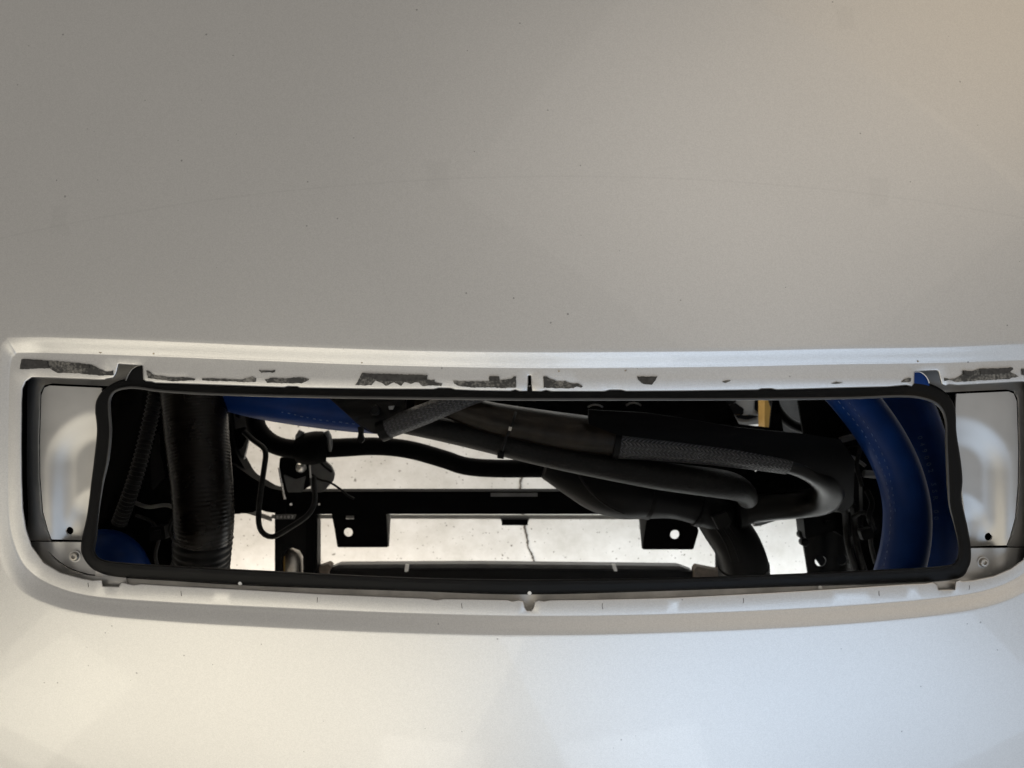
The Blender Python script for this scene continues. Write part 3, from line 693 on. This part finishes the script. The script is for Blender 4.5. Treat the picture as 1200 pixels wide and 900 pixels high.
tag(c, 'thin black corrugated conduit slanting down the dark left corner', 'conduit')

# black cover with its clip and the small braided line
cv = thing('plastic_cover', 'smooth black rounded cover overlapping the blue hose at the top edge', 'cover', P(430, 485, 0.17))
def cover_pos(x, y):
    return P(x, y, 0.170 + 0.012 * smoothstep(488, 508, y) - 0.010 * smoothstep(470, 492, y))
sheet('shell', rounded([(372, 440), (388, 467), (425, 500), (440, 508), (458, 508), (474, 500), (478, 440)], 6), cover_pos, M['plastic'], cv, step=4, dens=3, thick=0.006)
tube('rim', [(386, 466, 0.165, 0.8), (405, 483, 0.166, 0.8), (424, 500, 0.174, 0.8), (438, 507, 0.180, 0.8), (456, 508, 0.181, 0.8)], M['rubber'], cv, seg=8)
lathe('fastener', 439, 481, 0.158, [(0.006, -0.006), (0.006, 0.002), (0.0045, 0.003), (0.0042, 0.001), (0.002, 0.001)], M['rubber'], cv)
solid_box('slot_tab', [(455, 476), (462, 475.5), (460, 480), (456, 480)], 0.160, 0.004, M['grey'], cv)
cl = solid_box('clip', rounded([(419, 500), (426, 500), (425, 510), (427, 516), (423, 520), (418, 517), (420, 508)], 1.5), 0.19, 0.006, M['plastic'], cv)
bl = thing('braided_line', 'short black braided line crossing from the cover up to the seal', 'braided hose', P(500, 484, 0.165))
tube('sleeve', [(452, 503, 0.168, 12), (480, 492, 0.165, 12.5), (510, 480, 0.165, 12.5), (545, 465, 0.17, 12.5), (580, 452, 0.18, 12.5)], M['braid'], bl, seg=28, step=0.0025)
tube('end_collar', [(446, 505.5, 0.170, 13), (455, 501.6, 0.168, 13)], M['plastic'], bl, seg=24, step=0.002)
for (x, y) in ((453, 508), (463, 509), (475, 506)):
    solid_box('clamp_tab', [(x - 3, y - 3), (x + 4, y - 4), (x + 5, y + 1), (x - 2, y + 2)], 0.178, 0.004, M['plastic'], bl)

zt = thing('cable_tie', 'black cable tie round the two diagonal hoses', 'cable tie', P(595, 512, 0.17))
tube('strap', [(606, 476, 0.20, 1.6), (604.5, 482, 0.178, 1.6), (601, 494, 0.164, 1.6), (596, 506, 0.170, 1.6), (592, 516, 0.172, 1.6), (588.5, 527, 0.180, 1.6), (587, 535, 0.20, 1.6)], M['rubber'], zt, seg=10, step=0.002, flat=0.5)
solid_box('tie_head', [(583, 530), (591, 531), (590.4, 538), (582.6, 537)], 0.182, 0.006, M['plastic'], zt, r=1.2)
solid_box('painted_glint', [(596.5, 500), (600, 500.6), (599, 505), (595.6, 504.4)], 0.160, 0.002, M['alu'], zt)['label'] = 'painted glint on the strap'  # small bright block painted in as a glint on the tie

# thermostat housing, T-piece and lower radiator hose
tp = thing('pipe_junction', 'black moulded pipe junction with rings below the diagonal hoses', 'pipe fitting', P(760, 585, 0.33))
tube('housing', [(640, 545, 0.33, 16), (672, 556, 0.33, 26), (705, 567, 0.325, 34), (738, 575, 0.32, 34), (762, 581, 0.32, 27), (790, 586, 0.325, 22), (815, 592, 0.33, 22), (850, 604, 0.335, 22)], M['plastic'], tp, seg=32)
tube('flange_seam', [(676, 552, 0.287, 1), (684, 566, 0.285, 1), (696, 580, 0.284, 1), (712, 593, 0.283, 1), (731, 602, 0.287, 1)], M['rubber'], tp, seg=8)
tube('ring', [(760, 580.5, 0.32, 28.5), (765, 581.8, 0.32, 28.5)], M['plastic'], tp, seg=28, step=0.002)
tube('ring', [(818, 593, 0.33, 24), (824, 595, 0.33, 24)], M['plastic'], tp, seg=28, step=0.002)
tube('ring', [(862, 600, 0.32, 20), (870, 598.4, 0.32, 20)], M['plastic'], tp, seg=28, step=0.002)
solid_box('bracket_web', [(835, 606), (852, 600), (857, 612), (843, 622)], 0.29, 0.01, M['rubber'], tp, r=1)
lh = thing('lower_hose', 'broad black pleated hose dropping from the pipe junction to the seal', 'hose', P(860, 640, 0.34))
tube('hose_body', [(836, 600, 0.345, 24), (848, 616, 0.345, 26), (862, 636, 0.345, 27), (870, 656, 0.35, 28), (872, 668, 0.355, 28)], M['plastic'], lh, seg=40)
tube('cuff', [(871, 662, 0.353, 29.5), (873, 690, 0.365, 29)], M['rubber'], lh, seg=36, step=0.003)
for k, dx in enumerate((-12, -3, 6, 15)):
    tube('pleat', [(846 + dx * 0.8, 612 - dx * 0.2, 0.312 + abs(dx) * 0.0004, 1.2), (862 + dx, 636, 0.311 + abs(dx) * 0.0005, 1.2), (870 + dx, 658, 0.315 + abs(dx) * 0.0005, 1.2)], M['plastic'], lh, seg=8)

# ------------------------------------------------------------------ crossmember, stabiliser bar
xm = thing('crossmember', 'straight black crossmember beam with hanging pierced plates above the concrete', 'beam', P(520, 590, 0.42))
def beam_section(name, x0, x1, y0, y1, d, hgt, mat):
    return solid_box(name, [(x0, y0), (x1, y0), (x1, y1), (x0, y1)], d, hgt, mat, xm, r=1.2)
beam_section('beam', 322, 900, 576, 602.5, 0.42, 0.030, M['dark'])
solid_box('lower_lip', [(318, 603.4), (900, 604), (900, 609), (318, 607.6)], 0.447, 0.003, M['light'], xm)
solid_box('arm_end', [(262, 588), (284, 588), (312, 600), (335, 602.5), (335, 576), (316, 572), (296, 560), (275, 545), (262, 540)], 0.418, 0.03, M['dark'], xm, r=3)
solid_box('arm_lip', [(268, 594), (290, 596), (318, 606), (318, 611), (290, 602), (268, 600)], 0.450, 0.003, M['light'], xm)
solid_box('sticker', [(575, 577.8), (630, 577.8), (630, 582), (575, 582)], 0.4188, 0.001, M['grey'], xm)['label'] = 'faint grey sticker strip'
solid_box('tab', [(588, 609), (618.5, 609), (618.5, 615.6), (588, 615.6)], 0.430, 0.004, M['dark'], xm)
solid_box('tab_web', [(586, 606.5), (621, 606.5), (619, 612), (588, 612)], 0.4395, 0.003, M['grey'], xm)
sheet('hanging_plate', rounded([(388, 600), (392, 620), (395.4, 641.4), (454.5, 641.4), (452, 600)], 2), at(0.425), M['dark'], xm, holes=[circle(408, 624, 5.4), [(405, 604.4), (415, 604.4), (415, 608.6), (405, 608.6)]], step=0, dens=30, thick=0.004)
solid_box('plate_flange', [(452.6, 602), (457.6, 604), (455.6, 640.4), (454.6, 641.4)], 0.432, 0.004, M['light'], xm)
sheet('hanging_plate', rounded([(759, 606), (753, 644), (812.5, 644), (819, 622), (812, 604)], 2), at(0.425), M['dark'], xm, holes=[circle(791, 626.5, 5.6)], step=0, dens=30, thick=0.004)
solid_box('plate_flange', [(749, 606), (759, 606), (753.4, 643), (752.4, 643)], 0.432, 0.004, M['grey'], xm)
tube('bolt', [(341, 591, 0.418, 1.6), (341, 591, 0.410, 1.6)], M['steel'], xm, seg=8, step=0.002)
tube('bolt', [(374, 591, 0.418, 1.3), (374, 591, 0.410, 1.3)], M['steel'], xm, seg=8, step=0.002)

sb = thing('stabiliser_bar', 'bent black stabiliser bar crossing above the straight beam', 'suspension bar', P(480, 530, 0.37))
tube('bar', [(296, 440, 0.40, 10), (297, 465, 0.395, 10.5), (298, 485, 0.39, 11), (302, 503, 0.38, 11), (318, 519, 0.375, 11), (343, 526, 0.37, 11), (390, 525, 0.37, 11), (440, 523, 0.37, 10.5), (480, 527, 0.37, 10.5), (520, 538, 0.37, 10.5), (545, 546, 0.37, 10.5), (580, 549, 0.37, 10.5), (640, 549, 0.37, 10.5), (760, 549, 0.37, 10.5)], M['dark'], sb, seg=24)
tube('bushing', [(352, 526, 0.362, 17), (360, 526, 0.360, 19), (374, 524, 0.360, 19), (383, 524, 0.362, 17)], M['dark'], sb, seg=24)
tube('ear', [(350, 530, 0.36, 3), (349, 514, 0.352, 3.4), (352, 506, 0.352, 3.0), (356, 508, 0.355, 2)], M['grey'], sb, seg=12)
tube('ear', [(387, 528, 0.36, 3), (386, 514, 0.352, 3.4), (383, 506, 0.352, 3.0), (380, 508, 0.355, 2)], M['grey'], sb, seg=12)

mb = thing('mount_bracket', 'grey angular mounting bracket with a bolt under the bar bushing', 'bracket', P(355, 556, 0.40))
solid_box('bracket_plate', [(328, 536), (362, 536), (363, 570), (350, 577), (334, 577), (327, 548)], 0.400, 0.006, M['plastic'], mb, r=2)
solid_box('side_plate', [(364, 538), (376, 536), (388, 546), (392, 556), (390, 564), (378, 577), (364, 577)], 0.402, 0.006, M['grey'], mb, r=3)
solid_box('gusset', [(332, 556), (346, 562), (358, 558), (354, 577), (337, 577)], 0.396, 0.004, M['grey'], mb, r=2)
lathe('bolt', 353, 549, 0.392, [(0.0075, -0.006), (0.0075, 0), (0.006, 0.002), (0.0035, 0.0045), (0.0015, 0.005)], M['steel'], mb, tilt=(0.5, 0.3))
tube('strut_edge', [(372, 538, 0.398, 1.6), (380, 546, 0.397, 1.6), (389, 553, 0.398, 1.6)], M['plastic'], mb, seg=8)
tube('rod', [(326.6, 548, 0.388, 1.1), (330, 566, 0.386, 1.2), (334, 585, 0.385, 1.5)], M['steel'], mb, seg=10)
tube('rod', [(363, 545, 0.388, 1), (364, 560, 0.386, 1)], M['steel'], mb, seg=10)

w = tube('wire_loop', [(286, 506, 0.36, 3.2), (297, 516, 0.355, 3.2), (308, 524, 0.35, 3.2), (311.4, 532, 0.345, 3.2), (309.6, 548, 0.34, 3.2), (307, 566, 0.335, 3.2), (304, 590, 0.335, 3.2), (303, 610, 0.335, 3.2), (306, 622, 0.335, 3.2), (314, 628.4, 0.335, 3.2), (323, 628, 0.335, 3.2), (340, 618, 0.34, 3.2), (358, 606, 0.345, 3.2), (366, 596, 0.35, 3.2), (369, 585, 0.36, 3.2), (368, 560, 0.38, 3)], M['hose'], seg=14)
tag(w, 'black cable hanging in a long loop beside the grey bracket', 'cable')
w = tube('thin_wire', [(366, 556, 0.385, 1.2), (374, 562, 0.38, 1.3), (386, 565, 0.38, 1.3), (400, 574, 0.38, 1.3), (408, 581, 0.38, 1.3), (415, 584, 0.385, 1.2)], M['plastic'], seg=8)
tag(w, 'thin black wire with its free end lying over the crossmember', 'wire')

lc = thing('support_post', 'black support post with an arched cut-out and white printed label below the beam', 'post', P(345, 640, 0.44))
sheet('post_face', [(322, 602), (372, 602), (372, 690), (355, 690), (355, 652), (351, 645), (343, 642), (335, 645), (331, 652), (331, 690), (322, 690)], at(0.440), M['plastic'], lc, step=0, dens=30, thick=0.02)
solid_box('post_side', [(359, 602), (369, 602), (367, 690), (358, 690)], 0.436, 0.03, M['dark'], lc)
sheet('label_strip', [(322.4, 601.6), (348, 601.6), (345, 608.4), (322.4, 608.4)], at(0.4345), M['grey'], lc, step=0, dens=60, thick=0.0006)
lettering('04107', [(P(325 + k * 4.4, 606, 0.4340), 0) for k in range(5)], 0.0062, M['white'], lc, 'printing')
tube('bolt_sleeve', [(343, 700, 0.46, 12), (343, 668, 0.46, 12), (343, 656, 0.462, 11.8), (343, 648, 0.468, 9.5), (343, 645, 0.474, 5)], M['alu'], lc, seg=24)
tube('painted_highlight', [(333.4, 652, 0.444, 0.7), (333, 668, 0.444, 0.7), (333, 690, 0.444, 0.7)], M['yellow'], lc, seg=6)  # ochre tube paints a golden reflection along the post edge
lp = sheet('casting_lug', rounded([(362, 700), (362, 668), (374, 664), (384, 660.6), (388, 664), (384, 672), (384, 700)], 2), at(0.45), M['rust'], step=4, thick=0.02)
tag(lp, 'small dirty brown casting lug beside the arched black post', 'casting')
lp = sheet('casting_lug', rounded([(814, 700), (814, 668), (817, 663.6), (838, 668), (856, 670), (856, 700)], 2), at(0.45), M['rust'], step=4, thick=0.02)
tag(lp, 'dirty brown casting lug left of the broad pleated hose', 'casting')
st = solid_box('thin_strut', [(842, 640), (846, 640), (849, 700), (842, 700)], 0.47, 0.02, M['dark'])
tag(st, 'thin dark strut seen beside the broad pleated hose', 'strut')

# lower rail with clips
rl = thing('lower_rail', 'long grey topped rail just above the lower seal edge', 'rail', P(600, 670, 0.46))
solid_box('rail_top', [(386, 666), (397, 661.5), (560, 660.6), (796, 663.2), (812, 669), (812, 674), (386, 676)], 0.470, 0.02, M['grey'], rl, r=1)
solid_box('rail_face', [(384, 667.8), (560, 667.2), (815, 669.5), (815, 710), (384, 710)], 0.462, 0.008, M['plastic'], rl, r=1)
for (x, y, a) in ((476.5, 666, 0.2), (720.5, 665.5, -0.4)):
    c = P(x, y, 0.455); k = S0 * 1.65
    solid_box('rail_clip', rounded([(x - 2.2 + a * 3, y - 4), (x + 2 + a * 3, y - 4), (x + 2.2 - a * 3, y + 4), (x - 2 - a * 3, y + 4)], 1), 0.456, 0.005, M['white'], rl)

# right pierced post and its module
rp = thing('pierced_post', 'dark post with two round holes beside the wide blue hose', 'post', P(965, 640, 0.42))
def post_pos(x, y):
    return P(x, y, 0.420 + 0.030 * ((x - 965) / 32) ** 2)
sheet('post_face', [(934, 590), (998, 590), (999, 700), (951, 700), (947, 672), (942, 640), (939, 623)], post_pos, M['plastic'], rp, holes=[circle(961.7, 657.5, 6.6), circle(986.7, 656, 6.6)], step=5, dens=4, thick=0.004)
sheet('inner_wall', [(946, 630), (1000, 630), (1000, 700), (968, 700), (962, 664), (955, 654), (946, 652)], at(0.50), M['dark'], rp, step=0)
solid_box('control_module', [(941, 604), (968, 600), (1000, 600), (1032, 604), (1030, 626), (990, 630), (978, 622), (944, 632)], 0.385, 0.03, M['plastic'], rp, r=3)
solid_box('connector', [(966, 610), (976, 610), (975, 616), (967, 616)], 0.380, 0.01, M['rubber'], rp, r=1)
for (x, y) in ((941, 627), (943.5, 636)):
    lathe('bolt', x, y, 0.40, [(0.006, -0.01), (0.006, 0.0), (0.004, 0.002)], M['rubber'], rp, seg=12)
for dx in (0, 10):
    t = tube('coolant_line', [(965 + dx, 582 - dx * .6, 0.36, 3), (982 + dx, 583 - dx * .6, 0.35, 3.6), (989 + dx, 594, 0.35, 3.8), (991 + dx, 610, 0.37, 3.8), (993 + dx, 632, 0.37, 3.8), (997 + dx, 650, 0.37, 3.8), (1005 + dx, 676, 0.38, 3.8)], M['hose'], seg=14)
    tag(t, 'thin black line next to the pierced post, nearer the post' if dx == 0 else 'thin black line next to the pierced post, nearer the blue hose', 'hose', 'thin lines behind the pierced post')
br = thing('side_bracket', 'cluster of small dark brackets and a bolt head against the wide blue hose', 'bracket', P(1020, 560, 0.33))
solid_box('bracket_plate', [(985, 495), (1012, 492), (1030, 530), (1034, 600), (1012, 620), (1010, 560), (996, 540)], 0.345, 0.01, M['plastic'], br, r=4)
tube('pin', [(1012, 555, 0.31, 4.5), (1022, 556, 0.31, 4.5), (1036, 557, 0.31, 4.5)], M['grey'], br, seg=14)
solid_box('catch', [(986, 513), (1005, 508), (1006, 514), (988, 519)], 0.32, 0.01, M['grey'], br, r=2)
solid_box('catch', [(995, 524), (1018, 522), (1018, 528), (996, 530)], 0.32, 0.01, M['rubber'], br, r=2)
tube('bolt', [(990, 541, 0.32, 2.6), (990, 541, 0.315, 2.6)], M['yellow'], br, seg=10, step=0.002)
tube('cable', [(1016, 575, 0.33, 3), (1022, 590, 0.32, 3), (1018, 606, 0.32, 3), (1024, 620, 0.33, 3)], M['plastic'], br, seg=10)

# pale chassis strip on the right
ch = solid_box('chassis_strip', [(884, 617), (886, 609), (936, 591), (944, 598), (892, 616)], 0.445, 0.01, M['grey'], r=0.5)
tag(ch, 'pale grey chassis strip above the small right patch of concrete', 'metal strip')
solid_box('dark_block', [(868, 604), (890, 598), (936, 584), (944, 592), (892, 610), (876, 616)], 0.42, 0.012, M['dark'], ch)  # dark block above the strip, narrows the gap to the concrete
lathe_n = lathe('edge_nut', 889, 611, 0.44, [(0.004, -0.004), (0.004, 0.002), (0.002, 0.003)], M['grey'], ch, seg=6)

# ------------------------------------------------------------------ dark engine bay around it all
gd = sheet('shadow_sheet', [(380, 400), (1000, 400), (1000, 592), (938, 592), (905, 588), (880, 592), (850, 592), (760, 560), (700, 545), (640, 527), (560, 508), (500, 495), (440, 488), (400, 472)],
  lambda x, y: P(x, y, 0.345 + 0.01 * math.sin(x / 19) * math.sin(y / 13)), M['dark'], holes=[[(846, 460), (906, 460), (902, 501), (866, 497)], [(883.5, 549), (891, 549), (885.5, 554)], [(912, 462), (934, 462), (942, 512), (918, 505)]], step=12, dens=8, thick=0.004)  # added black mass, fills the dark area and covers the bright floor
tag(gd, 'black sheet added to fill the shadow behind the diagonal hoses', 'dark filler')
gl = sheet('side_shadow_sheet', [(60, 400), (262, 400), (268, 480), (266, 560), (258, 640), (262, 720), (60, 720)], lambda x, y: P(x, y, 0.34 + 0.012 * math.sin(x / 15 + y / 40)), M['dark'], step=12, dens=10, thick=0.004)  # added black sheet, keeps the bright floor out of the left end
tag(gl, 'black sheet added to fill the shadow left of the black ribbed duct', 'liner')
gr = sheet('side_shadow_sheet', [(985, 400), (1180, 400), (1180, 720), (1000, 720), (1000, 590), (985, 560)], lambda x, y: P(x, y, 0.43 + 0.012 * math.sin(x / 15 + y / 40)), M['dark'], step=12, dens=10, thick=0.004)  # added black sheet, keeps the right end dark
tag(gr, 'black sheet added to fill the shadow below the blue hoses', 'liner')
sa = thing('control_arm', 'black curved arm with grey webs between the ribbed duct and the bar', 'suspension arm', P(270, 530, 0.42))
solid_box('arm', [(258, 440), (268, 480), (276, 530), (290, 555), (312, 574), (300, 600), (262, 604), (250, 560)], 0.43, 0.03, M['dark'], sa, r=5)
solid_box('web', [(268, 470), (295, 474), (292, 512), (284, 545), (276, 528), (268, 490)], 0.445, 0.006, M['grey'], sa, r=2)
solid_box('web_rib', [(275, 470), (282, 470), (280, 490), (276, 488)], 0.438, 0.006, M['plastic'], sa)
solid_box('clamp_block', [(272, 504), (288, 500), (290, 512), (284, 524), (280, 527), (274, 518)], 0.436, 0.006, M['dark'], sa, r=3)
lpl = solid_box('inner_strut', [(183, 507), (187, 507), (188, 532), (194, 560), (178, 575), (176, 540)], 0.31, 0.006, M['plastic'], r=2)
tag(lpl, 'dim grey strut between the corrugated conduit and the ribbed duct', 'strut')
db = thing('mottled_board', 'pale mottled board with dark blotches behind the ochre post', 'board', P(870, 480, 0.55))
sheet('board', [(840, 450), (898, 450), (898, 496), (860, 500), (840, 480)], at(0.56), M['grey'], db, step=0, thick=0.01, dens=60)
for poly in ([(852, 477), (862, 472), (872, 479), (871, 486), (860, 486)], [(885, 462), (894, 460), (890, 484), (884, 480)], [(862, 487), (880, 486), (890, 488), (876, 492), (864, 490)], [(846, 468), (864, 469), (858, 474), (850, 474)]):
    sheet('blotch', rounded(poly, 2), at(0.558), M['dark'], db, step=0, thick=0.001, dens=20)
yp = solid_box('ochre_post', [(896, 445), (907, 445), (907, 476), (902, 503), (896, 503)], 0.50, 0.03, M['yellow'], r=0.6)
tag(yp, 'ochre yellow post glimpsed at the top edge behind the hoses', 'post')
gb = thing('grey_web', 'grey triangular web under a black hose near the top right', 'bracket', P(930, 490, 0.40))
solid_box('web', [(910, 450), (936, 450), (946, 513), (912, 506)], 0.50, 0.006, M['grey'], gb)
tube('web_hose', [(902, 452, 0.42, 6), (910, 478, 0.42, 6), (925, 495, 0.42, 6), (948, 505, 0.42, 6)], M['plastic'], gb, seg=14)
for (x, y, r) in ((697, 476, 5), (742, 474, 4)):
    g = tube('hose_clamp', [(x - 8, y + 1, 0.30, 1.2), (x - 3, y - 1.5, 0.295, 1.2), (x + 4, y - 1.5, 0.295, 1.2), (x + 9, y + 1, 0.30, 1.2)], M['grey'], seg=8)
    tag(g, 'small dull metal clamp band under the top seal, %s' % ('nearer the cable tie' if x < 700 else 'nearer the ochre post'), 'hose clamp', 'clamp bands in the shadow under the top seal')

wh = thing('wiring_harness', 'faint bundle of black wires and a plug in the dark lower left corner', 'wiring', P(185, 610, 0.25))
tube('wire', [(150, 585, 0.27, 2.4), (172, 594, 0.25, 2.4), (196, 592, 0.245, 2.4), (214, 600, 0.25, 2.4)], M['grey'], wh, seg=10)
tube('wire', [(160, 604, 0.27, 2), (178, 612, 0.25, 2), (186, 630, 0.25, 2), (182, 652, 0.255, 2), (190, 676, 0.27, 2)], M['hose'], wh, seg=10)
tube('wire', [(204, 604, 0.25, 1.8), (198, 622, 0.245, 1.8), (206, 640, 0.245, 1.8), (200, 668, 0.26, 1.8)], M['hose'], wh, seg=10)
solid_box('plug', [(174, 618), (192, 616), (194, 632), (176, 634)], 0.245, 0.015, M['plastic'], wh, r=2)
solid_box('plug_latch', [(180, 622), (188, 621), (188, 626), (181, 627)], 0.243, 0.004, M['rubber'], wh, r=1)
wr = thing('wiring_harness', 'faint black cables and a pipe clip in front of the wide blue hose', 'wiring', P(1010, 590, 0.30))
tube('wire', [(985, 478, 0.32, 2.4), (996, 498, 0.31, 2.4), (1008, 520, 0.31, 2.4), (1004, 545, 0.31, 2.4), (1010, 570, 0.31, 2.4)], M['hose'], wr, seg=10)
tube('wire', [(972, 520, 0.33, 2), (984, 530, 0.32, 2), (1000, 536, 0.32, 2), (1014, 546, 0.32, 2)], M['grey'], wr, seg=10)
tube('wire', [(1000, 606, 0.34, 2.6), (1012, 600, 0.33, 2.6), (1022, 612, 0.33, 2.6), (1020, 634, 0.34, 2.6), (1026, 660, 0.35, 2.6)], M['hose'], wr, seg=10)
solid_box('pipe_clip', [(1008, 622), (1022, 618), (1025, 630), (1012, 634)], 0.318, 0.01, M['rubber'], wr, r=2)

hs = sheet('sleeve_shade_sheet', [(690, 497), (724, 510), (800, 519), (860, 527), (920, 538), (945, 546), (962, 556), (972, 566), (977, 580), (973, 594), (988, 602), (1000, 590), (1002, 540), (985, 515), (940, 508), (905, 505), (866, 501), (846, 498), (800, 490), (760, 484), (690, 480)],
  lambda x, y: P(x, y, 0.150 + 0.00002 * abs(y - 505) ** 1.9), M['dark'], step=5, dens=4, thick=0.012)  # black sheet added to bring shade onto the sleeve and elbow
tag(hs, 'black sheet added to shade the upper half of the braided sleeve', 'shroud')
